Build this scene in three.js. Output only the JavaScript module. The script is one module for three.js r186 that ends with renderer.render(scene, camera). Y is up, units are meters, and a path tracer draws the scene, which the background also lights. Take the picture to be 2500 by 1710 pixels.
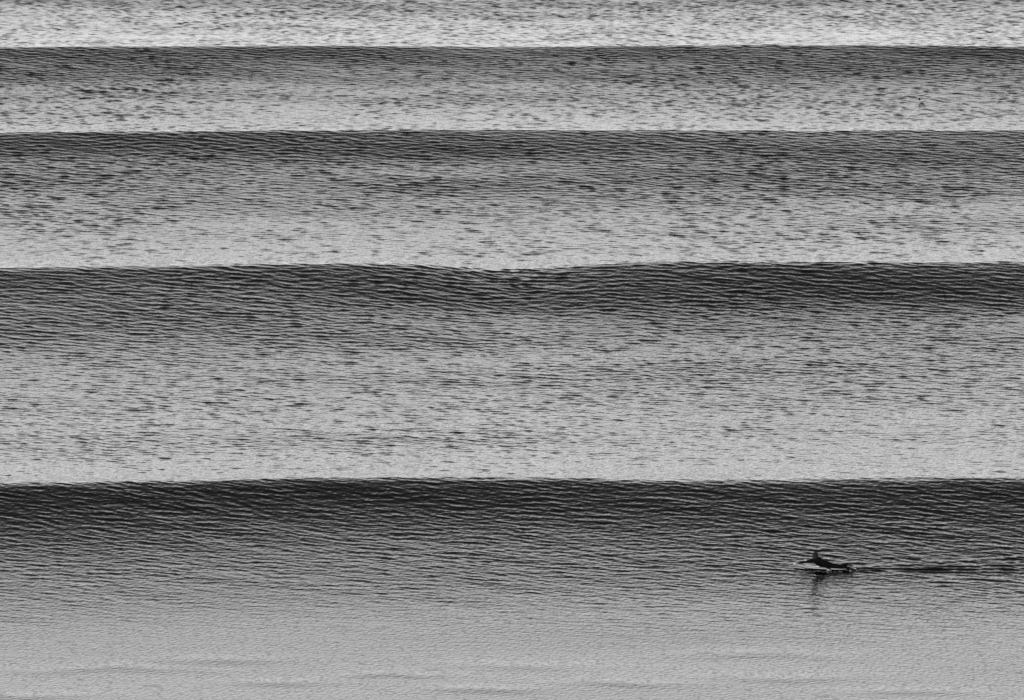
import * as THREE from 'three';
import { mergeGeometries } from 'three/addons/utils/BufferGeometryUtils.js';

// ---------------------------------------------------------------- camera, sky, sun, exposure
const scene = new THREE.Scene();
const EYE = 32;                                   // height of the cliff top above the water, metres
const PITCH = THREE.MathUtils.degToRad(6.75);     // long lens, looking slightly down on the water
const camera = new THREE.PerspectiveCamera(7.45, 1024 / 700, 1, 20000);
camera.position.set(0, EYE, 0);
camera.rotation.set(-PITCH, 0, 0);

const grey = (v) => new THREE.Color().setRGB(v, v, v);   // the photograph is black and white

{ // pale horizon, darker overhead, the same all the way round, with faint layers of cloud
  const W = 512, H = 256, data = new Float32Array(W * H * 4);
  for (let r = 0; r < H; r++) {
    const el = ((r + 0.5) / H - 0.5) * 180;
    for (let c = 0; c < W; c++) {
      const az = (c + 0.5) / W * Math.PI * 2;
      const e = Math.max(el, 0);
      const layers = 1 + 0.04 * Math.sin(e * 0.9 + 1.3 * Math.sin(az * 3)) * Math.sin(az * 5 + e * 0.21) * Math.min(1, e / 6);
      const v = (0.06 + 1.34 / (1 + Math.exp((e - 13.2) / 3.5))) * layers;
      const i = (r * W + c) * 4;
      data[i] = data[i + 1] = data[i + 2] = v; data[i + 3] = 1;
    }
  }
  const sky = new THREE.DataTexture(data, W, H, THREE.RGBAFormat, THREE.FloatType);
  sky.mapping = THREE.EquirectangularReflectionMapping;
  sky.magFilter = sky.minFilter = THREE.LinearFilter;
  sky.needsUpdate = true;
  scene.background = sky;
  scene.environment = sky;
}
const sun = new THREE.DirectionalLight(0xffffff, 1.5);   // veiled sun, high to the left
sun.position.set(-90, 120, -70);
sun.target.position.set(10, 0, -200);
sun.castShadow = true;
sun.shadow.radius = 30;
sun.shadow.mapSize.set(2048, 2048);
Object.assign(sun.shadow.camera, { left: -90, right: 90, top: 90, bottom: -90, near: 1, far: 800 });
scene.add(sun, sun.target);

const renderer = new THREE.WebGLRenderer({ antialias: true });
renderer.toneMapping = THREE.LinearToneMapping;
renderer.toneMappingExposure = 1;
renderer.shadowMap.enabled = true;

// ---------------------------------------------------------------- small tools
let seed = 20240607;
const rnd = () => { seed = (seed + 0x6d2b79f5) | 0; let t = Math.imul(seed ^ (seed >>> 15), 1 | seed); t = (t + Math.imul(t ^ (t >>> 7), 61 | t)) ^ t; return ((t ^ (t >>> 14)) >>> 0) / 4294967296; };
const clamp = (x, a, b) => Math.min(b, Math.max(a, x));
const sstep = (a, b, x) => { const t = clamp((x - a) / (b - a), 0, 1); return t * t * (3 - 2 * t); };
const gauss = (x) => Math.exp(-x * x);

const hash = new Float32Array(256 * 256);
for (let i = 0; i < hash.length; i++) hash[i] = rnd() * 2 - 1;
function noise(x, y) {                            // smooth value noise, -1 to 1
  const ix = Math.floor(x), iy = Math.floor(y); let fx = x - ix, fy = y - iy;
  fx = fx * fx * (3 - 2 * fx); fy = fy * fy * (3 - 2 * fy);
  const h = (a, b) => hash[((b & 255) << 8) | (a & 255)];
  const p = h(ix, iy), q = h(ix + 1, iy), r = h(ix, iy + 1), s = h(ix + 1, iy + 1);
  return p + (q - p) * fx + (r - p) * fy + (p - q - r + s) * fx * fy;
}

// ---------------------------------------------------------------- the sea
// d is the distance from the foot of the cliff, out to sea (world z = -d).
// Five swells: crest distance, front slope, front length, back length
function profile(front, lf, lb, round, top = round) {
  const step = 0.25, N = 480, h = new Float32Array(2 * N + 1), P = 1.35;
  const area = (l, r) => { let s = 0; for (let i = 0; i < N; i++) s += Math.exp(-Math.pow((i + 0.5) * step / l, P)) * Math.tanh((i + 0.5) * step / r) * step; return s; };
  const H = front * area(lf, top), back = H / area(lb, round);
  h[N] = H;
  for (let i = 0; i < N; i++) {
    const x = (i + 0.5) * step, t = Math.tanh(x / round), tf = Math.tanh(x / top);
    h[N - 1 - i] = h[N - i] - front * Math.exp(-Math.pow(x / lf, P)) * tf * step;     // shoreward side
    h[N + 1 + i] = h[N + i] - back * Math.exp(-Math.pow(x / lb, P)) * t * step;       // seaward side
  }
  return (u) => { const t = u / step + N; if (t <= 0 || t >= 2 * N) return 0; const i = Math.floor(t), f = t - i; return h[i] + (h[i + 1] - h[i]) * f; };
}
const SWELLS = [
  { d: 210.1, p: profile(0.168, 14, 12.5, 0.5, 1.1), bend: (x) => -0.0048 * Math.min(0, x - 6) ** 2 - 1.4 * sstep(1, 8, x) - 0.4 * sstep(12, 20, x) },
  { d: 289.7, p: profile(0.145, 19, 17, 0.5, 1.2), bend: (x) => -0.0016 * Math.min(0, x - 6) ** 2 + 0.0003 * x * x },
  { d: 367.3, p: profile(0.132, 32, 27, 0.7), bend: (x) => -0.0016 * Math.min(0, x - 4) ** 2 },
  { d: 465.5, p: profile(0.145, 27, 24, 0.9), bend: (x) => -0.0017 * x * x },
  { d: 146.0, p: profile(0.14, 14, 45, 1.5), bend: (x) => -0.0006 * x * x },
  { d: 584.0, p: profile(0.080, 26, 24, 1.5), bend: (x) => -0.0008 * x * x },
  { d: 690.0, p: profile(0.060, 34, 34, 2.0), bend: (x) => -0.0006 * x * x },
  { d: 810.0, p: profile(0.060, 34, 34, 2.0), bend: (x) => -0.0005 * x * x },
];
function swell(x, d) {
  let h = 0;
  for (let i = 0; i < SWELLS.length; i++) {
    const s = SWELLS[i], u = d - (s.d + s.bend(clamp(x, -90, 90)) + 0.5 * noise(x * 0.045 + i * 7.3, 3.1 * i) + 0.25 * noise(x * 0.14 + i * 3.7, 9.1 * i));
    if (u > -120 && u < 120) {
      let k = 1 + 0.04 * noise(x * 0.035 + 17 * i, 5.5 * i);
      if (i === 1) k *= 1 - 0.17 * gauss((x - 0) / 4.2);     // the second swell sags in the middle, where the wind scuffs it
      h += k * s.p(u);
    }
  }
  return h;
}
// wind chop and ripples: a random-phase sum with a spread of directions
const WAVES = [];
function train(n, l0, l1, dir, spread, slope, power, far) {
  for (let i = 0; i < n; i++) {
    const L = l0 * Math.pow(l1 / l0, (i + rnd()) / n), a = dir + spread * (rnd() + rnd() + rnd() - 1.5) / 0.87;
    const k = 2 * Math.PI / L, s = slope * Math.sqrt(2 / n) * Math.pow(L / Math.sqrt(l0 * l1), power) * (0.6 + 0.8 * rnd());
    WAVES.push({ L, kx: k * Math.sin(a), kz: k * Math.cos(a), a: s / k, sx: Math.sin(a), sz: Math.cos(a), ph: rnd() * 6.283, far });
  }
}
const D = Math.PI / 180;
train(80, 0.24, 0.50, 34 * D, 42 * D, 0.062, 0.1, 0);      // ripples
train(70, 0.45, 0.90, 18 * D, 50 * D, 0.046, 0, 0);
train(110, 0.5, 1.25, 8 * D, 56 * D, 0.078, 0, 1);         // short-crested chop, growing out to sea
train(14, 1.4, 4.0, 8 * D, 40 * D, 0.011, 0, 0);
const LONG = [];
for (let i = 0; i < 14; i++) {
  const L = 9 * Math.pow(3.4, rnd()), a = (rnd() - 0.5) * 1.5, k = 2 * Math.PI / L;
  LONG.push({ kx: k * Math.sin(a), kz: k * Math.cos(a), a: 0.0045 / k, ph: rnd() * 6.283 });
}
const TAB = new Float32Array(4096 + 1025);
for (let i = 0; i < TAB.length; i++) TAB[i] = Math.sin(i / 4096 * 2 * Math.PI);
const SC = 4096 / (2 * Math.PI);

// the surfer: where the board floats and which way it points
const SURF = { x: 11.31, d: 194.6, yaw: -10 * D };
const FWD = [-Math.cos(SURF.yaw), Math.sin(-SURF.yaw)];       // forward in (x, d)
function wake(x, d) {
  const rx = x - SURF.x, s = rx - 0.95, t = d - SURF.d + 0.18 + 0.02 * s;   // straight track behind the board
  if (s < -2.6 || s > 16 || Math.abs(t) > 7) return 0;
  const fade = sstep(-0.3, 0.8, s) * 1.25 * Math.exp(-s / 13), wob = 0.06 * noise(s * 0.6, 4) + 0.04 * noise(s * 2.1, 8);
  let h = 0;
  for (const [c, o, a, w] of [[-0.30, -0.2, 0.017, 0.2], [-0.05, -0.10, 0.04, 0.13], [0.02, 0.10, 0.065, 0.12], [0.12, 0.16, 0.03, 0.15], [0.30, 0.2, 0.024, 0.2]]) {
    const q = (t - c * s - o - wob * (1 + s * 0.15)) / w;
    h += a * (1 - 0.5 * q * q) * gauss(q * 0.8) * (0.75 + 0.5 * noise(s * 1.3 + c * 40, 2));
  }
  h *= fade;
  const bow = Math.hypot((s + 1.9) / 0.25, t / 0.3);            // small bow ripple
  return h + 0.012 * Math.sin(bow * 3) * gauss(bow * 0.5);
}
function calm(x, d) {                                           // how much wind there is on the water
  const edge = 189 + 2.2 * noise(x * 0.12, 1.5) - 0.08 * x + 1.5 * noise(x * 0.4, d * 0.12);
  let k = 0.10 + 0.90 * sstep(edge - 12, edge + 11, d);
  k *= 1 + 0.14 * noise(x * 0.06 + 3, d * 0.03) + 0.12 * noise(x * 0.17, d * 0.09 + 40);
  k *= 1 + 0.45 * gauss((x - 0.5) / 4) * gauss((d - 289) / 6);
  for (let i = 0; i < 4; i++) k *= 1 - 0.09 * gauss((d - SWELLS[i].d - SWELLS[i].d * 0.06) / (SWELLS[i].d * 0.075));   // smoother on the seaward sides of the swells
  const b = Math.hypot((x - SURF.x) / 1.4, (d - SURF.d) / 0.8);
  return k * (1 - 0.45 * gauss(b));
}
function base(x, d) {
  let h = swell(x, d);
  const near = 0.35 + 0.65 * sstep(188, 215, d);
  for (const w of LONG) h += near * w.a * Math.sin(w.kx * x + w.kz * d + w.ph);
  return h;
}
const SMEARS = [[-13.2, 174.4, 3.2, 0.8], [-7.4, 171.6, 1.7, 0.7], [-3.9, 173.0, 1.6, 0.6], [-0.9, 170.4, 1.9, 0.7], [3.6, 171.8, 1.9, 0.65], [-9.8, 176.0, 2.4, 0.9], [0.6, 175.4, 2.2, 0.9], [9, 172.8, 2.2, 0.8], [13, 169.6, 2.0, 0.7], [-16, 168.8, 2.4, 0.7], [8, 177.5, 3, 1]];
const out3 = [0, 0, 0];
function water(x, d, gap) {                                     // displaced point for a grid point; gap = local spacing of the grid
  const k = calm(x, d), chop = 0.30 + 0.66 * sstep(203, 330, d);
  let y = base(x, d) + wake(x, d), ox = 0, od = 0;
  for (let i = 0; i < WAVES.length; i++) {
    const w = WAVES[i];
    let f = (w.L / gap - 1.8) / 0.8;
    if (f <= 0) continue;
    if (f > 1) f = 1;
    let t = ((w.kx * x + w.kz * d + w.ph) * SC) % 4096;
    if (t < 0) t += 4096;
    const j = t | 0, a = w.a * k * f * (w.far ? chop : 1);
    y += a * TAB[j];
    const c = a * (2.0 * TAB[j + 1024] - 1.1 * TAB[j]);       // peaked crests that lean with the wind
    ox += c * w.sx; od += c * w.sz;
  }
  if (d < 186) for (const [sx, sd, sw, sl] of SMEARS) y += 0.021 * gauss((x - sx) / sw) * gauss((d - sd - 0.5 * noise(x * 0.45, sd) - 0.2 * noise(x * 1.3, sd + 9)) / sl);
  out3[0] = x + ox; out3[1] = y; out3[2] = d + od;
  return out3;
}
// capillary ripples too fine for the mesh: slopes of a tiling sum of short waves, used as relief only
const CAP = 1024, TILE = 9.7, capData = new Float32Array(CAP * CAP * 4);
{
  const sx = new Float32Array(CAP * CAP), sy = new Float32Array(CAP * CAP);
  for (let i = 0; i < 70; i++) {
    const n = TILE / (0.12 * Math.pow(3.4, rnd())), a = 0.25 + (rnd() + rnd() + rnd() - 1.5) * 1.5;
    const p = Math.round(n * Math.sin(a)), q = Math.round(n * Math.cos(a)), ph = rnd() * 4096, l = Math.hypot(p, q), w = Math.sqrt(2 / 70) * (0.6 + 0.8 * rnd());
    for (let y = 0, v = 0; y < CAP; y++) for (let x = 0; x < CAP; x++, v++) { const t = w * TAB[((p * x + q * y) * 4 + ph) & 4095]; sx[v] += t * p / l; sy[v] += t * q / l; }
  }
  const RMS = 0.034;
  for (let v = 0; v < CAP * CAP; v++) {
    const a = RMS * sx[v], b = RMS * sy[v], l = Math.hypot(a, b, 1);
    capData[v * 4] = 0.5 + 0.5 * a / l; capData[v * 4 + 1] = 0.5 + 0.5 * b / l; capData[v * 4 + 2] = 0.5 + 0.5 / l; capData[v * 4 + 3] = 1;
  }
}
const capillary = new THREE.DataTexture(capData, CAP, CAP, THREE.RGBAFormat, THREE.FloatType);
capillary.wrapS = capillary.wrapT = THREE.RepeatWrapping; capillary.magFilter = THREE.LinearFilter;
capillary.repeat.set(1 / TILE, 1 / TILE); capillary.rotation = 0.37; capillary.needsUpdate = true;
const seaMaterial = new THREE.MeshPhysicalMaterial({ color: grey(0.004), roughness: 0.05, ior: 1.333, metalness: 0, normalMap: capillary });
{
  const rows = [];
  for (let d = -40; d < 150; d += 6) rows.push(d);
  for (let d = 150; d < 163.5; d += 0.5) rows.push(d);
  for (let d = 163.5; d < 630;) { rows.push(d); d += Math.min(0.085 * (d / 200) ** 2, 0.2); }
  for (let d = 630, g = 0.5; d < 14000; g *= 1.05) { rows.push(d); d += g; }
  const INNER = 400, outer = [];
  for (let g = 0.4, s = 0; s < 9000;) { s += g; g *= 1.5; outer.push(s); }
  const cols = INNER + 1 + 2 * outer.length, n = rows.length * cols;
  const pos = new Float32Array(n * 3), uv = new Float32Array(n * 2);
  for (let r = 0, v = 0; r < rows.length; r++) {
    const d = rows[r], gd = (rows[r + 1] ?? d + 100) - d, half = Math.min(Math.max(0.0965 * d, 12) + 4, 68), dx = 2 * half / INNER;
    for (let c = 0; c < cols; c++, v++) {
      const o = c - outer.length;
      let x, gx = dx;
      if (o < 0) { const q = -1 - o; x = -half - outer[q]; gx = outer[q] - (outer[q - 1] ?? 0); }
      else if (o > INNER) { const q = o - INNER - 1; x = half + outer[q]; gx = outer[q] - (outer[q - 1] ?? 0); }
      else x = -half + o * dx;
      const p = water(x, d, o < 0 || o > INNER ? Math.max(gx, gd) : Math.max(gx * 0.8, gd));
      pos[v * 3] = p[0]; pos[v * 3 + 1] = p[1]; pos[v * 3 + 2] = -p[2];
      uv[v * 2] = p[0]; uv[v * 2 + 1] = p[2];
    }
  }
  const index = new Uint32Array((rows.length - 1) * (cols - 1) * 6);
  for (let r = 0, q = 0; r < rows.length - 1; r++) for (let c = 0; c < cols - 1; c++) {
    const a = r * cols + c, b = a + 1, e = a + cols, f = e + 1;
    index[q++] = a; index[q++] = b; index[q++] = e; index[q++] = b; index[q++] = f; index[q++] = e;
  }
  const g = new THREE.BufferGeometry();
  g.setAttribute('position', new THREE.BufferAttribute(pos, 3));
  g.setAttribute('uv', new THREE.BufferAttribute(uv, 2));
  g.setIndex(new THREE.BufferAttribute(index, 1));
  g.computeVertexNormals();
  const sea = new THREE.Mesh(g, seaMaterial);
  sea.name = 'sea'; sea.receiveShadow = true; sea.castShadow = true;
  sea.userData = { kind: 'structure', label: 'rippled sea with lines of smooth swell rolling in', category: 'sea' };
  scene.add(sea);
  console.log('sea', rows.length, cols, index.length / 3);
}

// ---------------------------------------------------------------- soft bodies: signed distances meshed by surface nets
const V = (x, y, z) => [x, y, z];
function capsule(p, a, b, ra, rb) {
  const bx = b[0] - a[0], by = b[1] - a[1], bz = b[2] - a[2], px = p[0] - a[0], py = p[1] - a[1], pz = p[2] - a[2];
  const t = clamp((px * bx + py * by + pz * bz) / (bx * bx + by * by + bz * bz + 1e-9), 0, 1);
  return Math.hypot(px - bx * t, py - by * t, pz - bz * t) - (ra + (rb - ra) * t);
}
function ellipsoid(p, c, r) {
  const x = (p[0] - c[0]) / r[0], y = (p[1] - c[1]) / r[1], z = (p[2] - c[2]) / r[2], k = Math.hypot(x, y, z), m = Math.hypot(x / r[0], y / r[1], z / r[2]);
  return m > 1e-9 ? k * (k - 1) / m : -Math.min(...r);
}
const smin = (a, b, k) => { const h = Math.max(k - Math.abs(a - b), 0) / k; return Math.min(a, b) - h * h * k * 0.25; };
function meshField(field, lo, hi, cell) {
  const n = [0, 1, 2].map((i) => Math.ceil((hi[i] - lo[i]) / cell) + 1), [nx, ny, nz] = n;
  const at = (i, j, k) => (k * ny + j) * nx + i, val = new Float32Array(nx * ny * nz);
  for (let k = 0; k < nz; k++) for (let j = 0; j < ny; j++) for (let i = 0; i < nx; i++) val[at(i, j, k)] = field([lo[0] + i * cell, lo[1] + j * cell, lo[2] + k * cell]);
  const id = new Int32Array(nx * ny * nz).fill(-1), pos = [], nor = [], idx = [];
  const corner = [[0, 0, 0], [1, 0, 0], [0, 1, 0], [1, 1, 0], [0, 0, 1], [1, 0, 1], [0, 1, 1], [1, 1, 1]];
  const edges = [[0, 1], [2, 3], [4, 5], [6, 7], [0, 2], [1, 3], [4, 6], [5, 7], [0, 4], [1, 5], [2, 6], [3, 7]];
  for (let k = 0; k < nz - 1; k++) for (let j = 0; j < ny - 1; j++) for (let i = 0; i < nx - 1; i++) {
    const c = corner.map(([a, b, e]) => val[at(i + a, j + b, k + e)]);
    let s = [0, 0, 0], m = 0;
    for (const [a, b] of edges) if ((c[a] < 0) !== (c[b] < 0)) { const t = c[a] / (c[a] - c[b]); m++; for (let q = 0; q < 3; q++) s[q] += corner[a][q] + (corner[b][q] - corner[a][q]) * t; }
    if (!m) continue;
    const p = [lo[0] + (i + s[0] / m) * cell, lo[1] + (j + s[1] / m) * cell, lo[2] + (k + s[2] / m) * cell], e = cell * 0.4;
    const g = [field([p[0] + e, p[1], p[2]]) - field([p[0] - e, p[1], p[2]]), field([p[0], p[1] + e, p[2]]) - field([p[0], p[1] - e, p[2]]), field([p[0], p[1], p[2] + e]) - field([p[0], p[1], p[2] - e])];
    const l = Math.hypot(...g) || 1;
    id[at(i, j, k)] = pos.length / 3; pos.push(...p); nor.push(g[0] / l, g[1] / l, g[2] / l);
  }
  const quad = (a, b, c, e, flip) => { if (Math.min(a, b, c, e) < 0) return; flip ? idx.push(a, c, b, a, e, c) : idx.push(a, b, c, a, c, e); };
  for (let k = 1; k < nz - 1; k++) for (let j = 1; j < ny - 1; j++) for (let i = 1; i < nx - 1; i++) {
    const s = val[at(i, j, k)] < 0;
    if (s !== val[at(i + 1, j, k)] < 0) quad(id[at(i, j - 1, k - 1)], id[at(i, j, k - 1)], id[at(i, j, k)], id[at(i, j - 1, k)], !s);
    if (s !== val[at(i, j + 1, k)] < 0) quad(id[at(i - 1, j, k - 1)], id[at(i - 1, j, k)], id[at(i, j, k)], id[at(i, j, k - 1)], !s);
    if (s !== val[at(i, j, k + 1)] < 0) quad(id[at(i - 1, j - 1, k)], id[at(i, j - 1, k)], id[at(i, j, k)], id[at(i - 1, j, k)], !s);
  }
  const g = new THREE.BufferGeometry();
  g.setAttribute('position', new THREE.Float32BufferAttribute(pos, 3));
  g.setAttribute('normal', new THREE.Float32BufferAttribute(nor, 3));
  g.setIndex(idx);
  return g;
}
function part(name, g, m, parent, label) {
  const o = new THREE.Mesh(g, m); o.name = name; o.castShadow = o.receiveShadow = true;
  if (label) o.userData.label = label;
  parent.add(o); return o;
}
function thing(name, label, category, x, y, d) {
  const o = new THREE.Group(); o.name = name; o.userData = { label, category }; o.position.set(x, y, -d); scene.add(o); return o;
}

// ---------------------------------------------------------------- surfboard and surfer (own axes: -x forward, y up, +z towards the shore)
const F = 1.02;                                    // forward coordinate to metres
const J = (f, u, l) => V(-f * F, u, l);
const waterline = base(SURF.x, SURF.d);
const place = (o) => { o.rotation.order = 'YXZ'; o.rotation.y = SURF.yaw; o.rotation.z = -1.6 * D; };

const boardWhite = new THREE.MeshPhysicalMaterial({ color: grey(0.72), roughness: 0.22, clearcoat: 0.6, clearcoatRoughness: 0.1 });
const boardPad = new THREE.MeshStandardMaterial({ color: grey(0.03), roughness: 0.8 });
{
  const b = thing('surfboard', 'pale surfboard with raised nose under the paddling surfer', 'surfboard', SURF.x, waterline + 0.05, SURF.d);
  place(b);
  const L0 = -1.02, L1 = 0.96, N = 48, M = 24;      // tail to nose along f
  const half = (t) => 0.255 * Math.pow(Math.sin(Math.PI * clamp(0.10 + 0.90 * t, 0, 1)), 0.62) * (t > 0.985 ? Math.sqrt(Math.max(0, (1 - t) / 0.015)) : 1);
  const rock = (t) => 0.105 * Math.pow(Math.max(0, (t - 0.55) / 0.45), 2.2) + 0.03 * Math.pow(Math.max(0, (0.3 - t) / 0.3), 2) - 0.015;
  const thick = (t) => 0.062 * Math.pow(Math.max(0, Math.sin(Math.PI * (0.06 + 0.94 * t))), 0.5) + 0.004;
  function shell(top) {
    const pos = [], idx = [];
    for (let i = 0; i <= N; i++) {
      const t = i / N, w = half(t), h = thick(t), y0 = rock(t);
      for (let j = 0; j <= M; j++) {
        const q = j / M * 2 - 1, a = q * Math.PI / 2, s = Math.sin(a), c = Math.pow(Math.abs(Math.cos(a)), 0.8);
        pos.push(-(L0 + (L1 - L0) * t) * F, y0 + (top ? h * 0.55 * c : -h * 0.45 * c), w * s);
      }
    }
    for (let i = 0; i < N; i++) for (let j = 0; j < M; j++) { const p = i * (M + 1) + j, r = p + M + 1; top ? idx.push(p, p + 1, r, p + 1, r + 1, r) : idx.push(p, r, p + 1, p + 1, r, r + 1); }
    const g = new THREE.BufferGeometry();
    g.setAttribute('position', new THREE.Float32BufferAttribute(pos, 3)); g.setIndex(idx); g.computeVertexNormals();
    return g;
  }
  part('deck', shell(true), boardWhite, b);
  part('hull', shell(false), boardWhite, b);
  const pad = new THREE.BoxGeometry(0.3, 0.006, 0.28, 6, 1, 6); pad.translate(0.72, 0.03, 0);
  part('tail_pad', pad, boardPad, b, 'dark grip pad at the tail');
}
{
  const p = thing('person', 'surfer in black wetsuit paddling prone with chest raised and one arm reaching forward', 'person', SURF.x, waterline + 0.05, SURF.d);
  place(p);
  const j = {
    head: J(0.225, 0.425, 0), neck: J(0.165, 0.30, 0), chest: J(0.085, 0.215, 0), belly: J(-0.06, 0.13, 0), hip: J(-0.23, 0.105, 0),
    sR: J(0.21, 0.24, -0.17), eR: J(0.52, 0.145, -0.25), wR: J(0.745, 0.10, -0.19), hR: J(0.825, 0.085, -0.175),
    sL: J(0.035, 0.27, 0.18), eL: J(-0.17, 0.165, 0.29), wL: J(-0.31, 0.035, 0.34), hL: J(-0.385, 0.0, 0.335),
    lL: J(-0.27, 0.09, 0.085), kL: J(-0.68, 0.05, 0.12), aL: J(-1.04, 0.06, 0.12), tL: J(-1.25, 0.0, 0.12),
    lR: J(-0.27, 0.09, -0.085), kR: J(-0.66, 0.055, -0.10), aR: J(-0.98, 0.15, -0.05), tR: J(-1.15, 0.10, -0.04),
  };
  const core = (extra, cut) => (q) => {
    let s = ellipsoid(q, j.chest, [0.165 + extra, 0.13 + extra, 0.175 + extra]);
    s = smin(s, capsule(q, j.chest, j.belly, 0.115 + extra, 0.10 + extra), 0.08);
    s = smin(s, ellipsoid(q, j.belly, [0.15 + extra, 0.095 + extra, 0.14 + extra]), 0.07);
    s = smin(s, capsule(q, j.belly, j.hip, 0.10 + extra, 0.105 + extra), 0.07);
    s = smin(s, ellipsoid(q, j.hip, [0.14 + extra, 0.10 + extra, 0.155 + extra]), 0.06);
    s = smin(s, capsule(q, J(0.13, 0.26, 0), j.neck, 0.072 + extra, 0.052 + extra), 0.05);
    for (const k of ['L', 'R']) {
      s = smin(s, capsule(q, J(0.11, 0.25, 0), j['s' + k], 0.075 + extra, 0.070 + extra), 0.06);
      s = smin(s, capsule(q, j['s' + k], j['e' + k], 0.064 + extra, 0.048 + extra), 0.04);
      s = smin(s, capsule(q, j['e' + k], j['w' + k], 0.044 + extra, 0.029 + extra), 0.02);
      s = smin(s, capsule(q, j['l' + k], j['k' + k], 0.085 + extra, 0.058 + extra), 0.05);
      s = smin(s, capsule(q, j['k' + k], j['a' + k], 0.058 + extra, 0.037 + extra), 0.025);
      if (!cut) {
        s = smin(s, capsule(q, j['w' + k], j['h' + k], 0.028, 0.030), 0.02);
        s = smin(s, capsule(q, j['a' + k], j['t' + k], 0.040, 0.026), 0.03);
      }
    }
    if (!cut) s = smin(s, capsule(q, j.neck, j.head, 0.056, 0.055), 0.03);
    return s;
  };
  const head = (q) => {                              // skull, jaw, face towards -x, slightly raised
    const c = j.head, d = [q[0] - c[0], q[1] - c[1], q[2] - c[2]], a = -6 * D, x = d[0] * Math.cos(a) - d[1] * Math.sin(a), y = d[0] * Math.sin(a) + d[1] * Math.cos(a), w = [x, y, d[2]];
    let s = ellipsoid(w, [0.012, 0.03, 0], [0.095, 0.088, 0.075]);
    s = smin(s, ellipsoid(w, [-0.028, -0.045, 0], [0.060, 0.070, 0.056]), 0.04);
    s = smin(s, capsule(w, [-0.088, 0.005, 0], [-0.108, -0.028, 0], 0.010, 0.014), 0.012);
    s = smin(s, ellipsoid(w, [-0.082, -0.105, 0], [0.022, 0.018, 0.024]), 0.02);
    s = smin(s, ellipsoid(w, [-0.088, -0.062, 0], [0.010, 0.009, 0.024]), 0.012);
    s = smin(s, ellipsoid(w, [-0.080, 0.026, 0], [0.012, 0.010, 0.048]), 0.015);
    for (const k of [-1, 1]) {
      s = Math.max(s, -ellipsoid(w, [-0.093, 0.004, 0.031 * k], [0.013, 0.010, 0.015]));
      s = Math.min(s, ellipsoid(w, [-0.077, 0.004, 0.031 * k], [0.011, 0.011, 0.012]));
      s = smin(s, ellipsoid(w, [0.012, -0.012, 0.077 * k], [0.020, 0.032, 0.009]), 0.006);
    }
    return smin(s, capsule(q, j.neck, [c[0] + 0.015, c[1] - 0.05, 0], 0.058, 0.056), 0.03);
  };
  function hand(w, dir, side, up) {                  // palm, four bent fingers, thumb from the side of the palm
    const X = new THREE.Vector3(...dir).normalize(), Z = new THREE.Vector3(...side).normalize(), Y = new THREE.Vector3().crossVectors(Z, X).normalize();
    Z.crossVectors(X, Y);
    if (up < 0) Y.negate();
    const at = (a, b, c) => [w[0] + X.x * a + Y.x * b + Z.x * c, w[1] + X.y * a + Y.y * b + Z.y * c, w[2] + X.z * a + Y.z * b + Z.z * c];
    return (q) => {
      let s = capsule(q, at(-0.02, 0, 0), at(0.03, 0, 0), 0.026, 0.026);
      for (let i = 0; i < 4; i++) { const c = (i - 1.5) * 0.021; s = smin(s, capsule(q, at(0.02, 0, c * 0.6), at(0.088, 0, c), 0.014, 0.012), 0.014); }
      [0.062, 0.075, 0.080, 0.070].forEach((l, i) => {
        const c = (1.5 - i) * 0.021, k1 = at(0.088 + l * 0.5, -0.006, c * 1.15), k2 = at(0.088 + l * 0.98, -0.020, c * 1.2);
        s = smin(s, Math.min(capsule(q, at(0.085, 0, c), k1, 0.0095, 0.0085), capsule(q, k1, k2, 0.0085, 0.0075)), 0.004);
      });
      const t0 = at(0.02, -0.004, 0.024), t1 = at(0.055, -0.010, 0.055), t2 = at(0.088, -0.014, 0.064);
      return smin(s, Math.min(capsule(q, t0, t1, 0.014, 0.011), capsule(q, t1, t2, 0.011, 0.009)), 0.008);
    };
  }
  const box = (c, r) => [c.map((v) => v - r), c.map((v) => v + r)];
  const skin = new THREE.MeshStandardMaterial({ color: grey(0.03), roughness: 0.6 });
  const neoprene = new THREE.MeshPhysicalMaterial({ color: grey(0.004), roughness: 0.75, specularIntensity: 0.2 });
  const hairMat = new THREE.MeshStandardMaterial({ color: grey(0.005), roughness: 0.8 });
  const hands = [[hand(j.wR, [j.hR[0] - j.wR[0], j.hR[1] - j.wR[1], 0.0], [0, 0, 1], 1), j.wR, [-0.08, -0.02, 0]], [hand(j.wL, [j.hL[0] - j.wL[0], j.hL[1] - j.wL[1], 0], [0, 0, -1], 1), j.wL, [0.06, -0.04, 0]]];
  const body = mergeGeometries([
    meshField(core(0, false), [-0.86, -0.08, -0.36], [1.30, 0.42, 0.42], 0.0125),
    meshField(head, ...box([j.head[0], j.head[1], 0], 0.17), 0.0045),
    ...hands.map(([f, w, o]) => meshField(f, ...box([w[0] + o[0], w[1] + o[1], w[2]], 0.125), 0.0042)),
  ]);
  part('body', body, skin, p);
  part('wetsuit', meshField(core(0.009, true), [-0.86, -0.08, -0.38], [1.20, 0.42, 0.44], 0.0125), neoprene, p, 'black neoprene wetsuit');
  const hair = (q) => {
    const c = j.head, d = [q[0] - c[0], q[1] - c[1], q[2]], s = ellipsoid(d, [0.018, 0.030, 0], [0.101, 0.098, 0.084]), face = ellipsoid(d, [-0.11, -0.05, 0], [0.105, 0.125, 0.11]);
    const wisp = 0.003 * Math.sin(d[1] * 160 + d[0] * 90) * Math.sin(d[2] * 120);
    return Math.max(s + wisp, -face, -(d[1] + 0.085 + d[0] * 0.2));
  };
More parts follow.
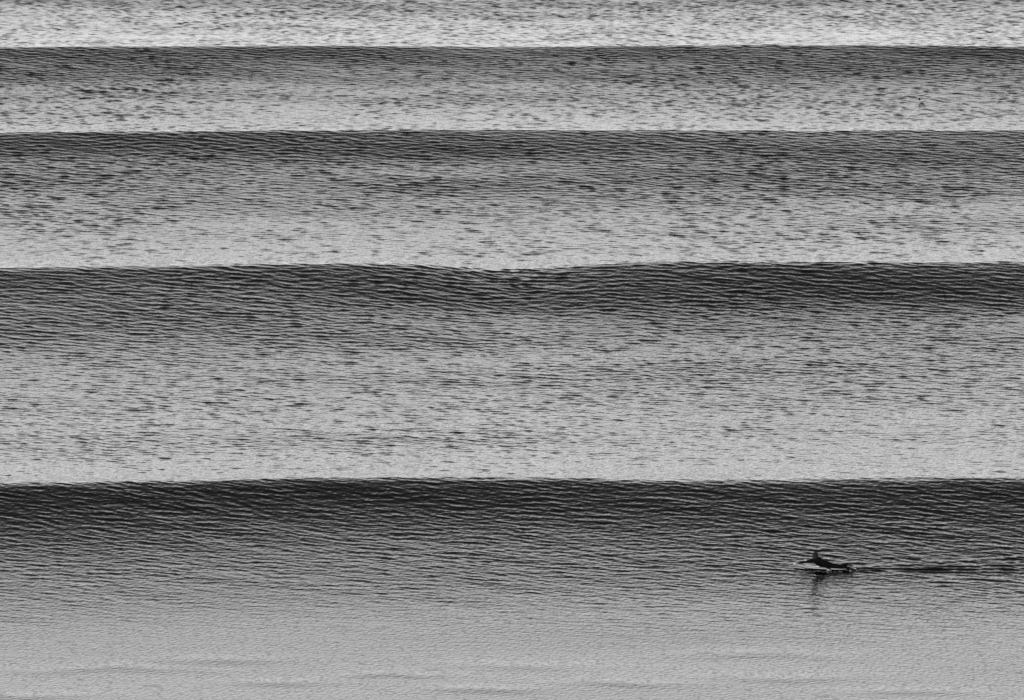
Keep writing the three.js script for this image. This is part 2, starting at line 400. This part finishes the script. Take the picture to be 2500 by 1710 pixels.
  part('hair', meshField(hair, ...box([j.head[0], j.head[1], 0], 0.16), 0.005), hairMat, p, 'short wet dark hair');
}

// white water thrown up by the hands and feet
const foam = new THREE.MeshStandardMaterial({ color: grey(0.82), roughness: 0.35 });
function splash(label, f, u, l, n, rx, ry, rz) {
  const bits = [];
  for (let i = 0; i < n; i++) {
    const g = new THREE.IcosahedronGeometry(0.008 + 0.022 * rnd() * rnd(), 1);
    g.scale(1 + rnd(), 0.6 + 0.6 * rnd(), 1);
    const a = rnd() * 6.283, q = Math.sqrt(rnd());
    g.translate(Math.cos(a) * q * rx, (rnd() - 0.4) * 2 * ry * (1 - q * 0.6), Math.sin(a) * q * rz);
    bits.push(g);
  }
  const o = new THREE.Mesh(mergeGeometries(bits), foam), c = Math.cos(SURF.yaw), s = Math.sin(SURF.yaw), p = J(f, u, l);
  o.name = splash.n ? 'water_splash_' + String(splash.n).padStart(3, '0') : 'water_splash'; splash.n = (splash.n || 0) + 1;
  o.position.set(SURF.x + p[0] * c + p[2] * s, waterline + 0.03 + u + f * 0.05, -SURF.d - p[0] * s + p[2] * c);
  o.castShadow = o.receiveShadow = true;
  o.userData = { kind: 'stuff', label, category: 'splash' };
  scene.add(o);
}
splash('white water breaking off the surfboard nose', 0.93, 0.06, 0.02, 44, 0.06, 0.05, 0.05);
splash('white droplets above the surfer\'s forward wrist', 0.60, 0.205, -0.2, 8, 0.04, 0.010, 0.04);
splash('white water around the surfer\'s trailing hand', -0.34, 0.0, 0.34, 24, 0.07, 0.02, 0.06);
splash('white spray behind the surfer\'s feet', -1.2, 0.06, 0.02, 14, 0.12, 0.03, 0.06);

// ---------------------------------------------------------------- seabird resting on the water
{
  const d = 432.5, x = 33.0, b = thing('seabird', 'small white seabird with a dark head floating between far swells', 'bird', x, base(x, d) + 0.06, d);
  b.rotation.y = 0.5; b.scale.setScalar(1.4);
  const white = new THREE.MeshStandardMaterial({ color: grey(0.92), roughness: 0.7 }), dark = new THREE.MeshStandardMaterial({ color: grey(0.02), roughness: 0.6 });
  const bd = (q) => smin(smin(ellipsoid(q, [0.02, 0.06, 0], [0.17, 0.085, 0.085]), capsule(q, [0.12, 0.08, 0], [0.22, 0.115, 0], 0.045, 0.015), 0.05), capsule(q, [-0.10, 0.09, 0], [-0.135, 0.18, 0], 0.05, 0.036), 0.04);
  part('body', meshField(bd, [-0.24, -0.06, -0.14], [0.28, 0.26, 0.14], 0.012), white, b);
  part('head', meshField((q) => smin(ellipsoid(q, [-0.145, 0.205, 0], [0.058, 0.054, 0.052]), capsule(q, [-0.14, 0.19, 0], [-0.128, 0.15, 0], 0.046, 0.050), 0.02), [-0.24, 0.07, -0.09], [-0.05, 0.29, 0.09], 0.009), dark, b, 'dark head');
  const beak = new THREE.ConeGeometry(0.013, 0.07, 10); beak.rotateZ(Math.PI / 2); beak.translate(-0.225, 0.198, 0);
  part('beak', beak, dark, b);
  for (const k of [-1, 1]) part('wing', meshField((q) => ellipsoid(q, [0.06, 0.085, 0.075 * k], [0.15, 0.055, 0.024]), [-0.12, 0, k > 0 ? 0.03 : -0.12], [0.24, 0.16, k > 0 ? 0.12 : -0.03], 0.010), white, b);
}

renderer.render(scene, camera);
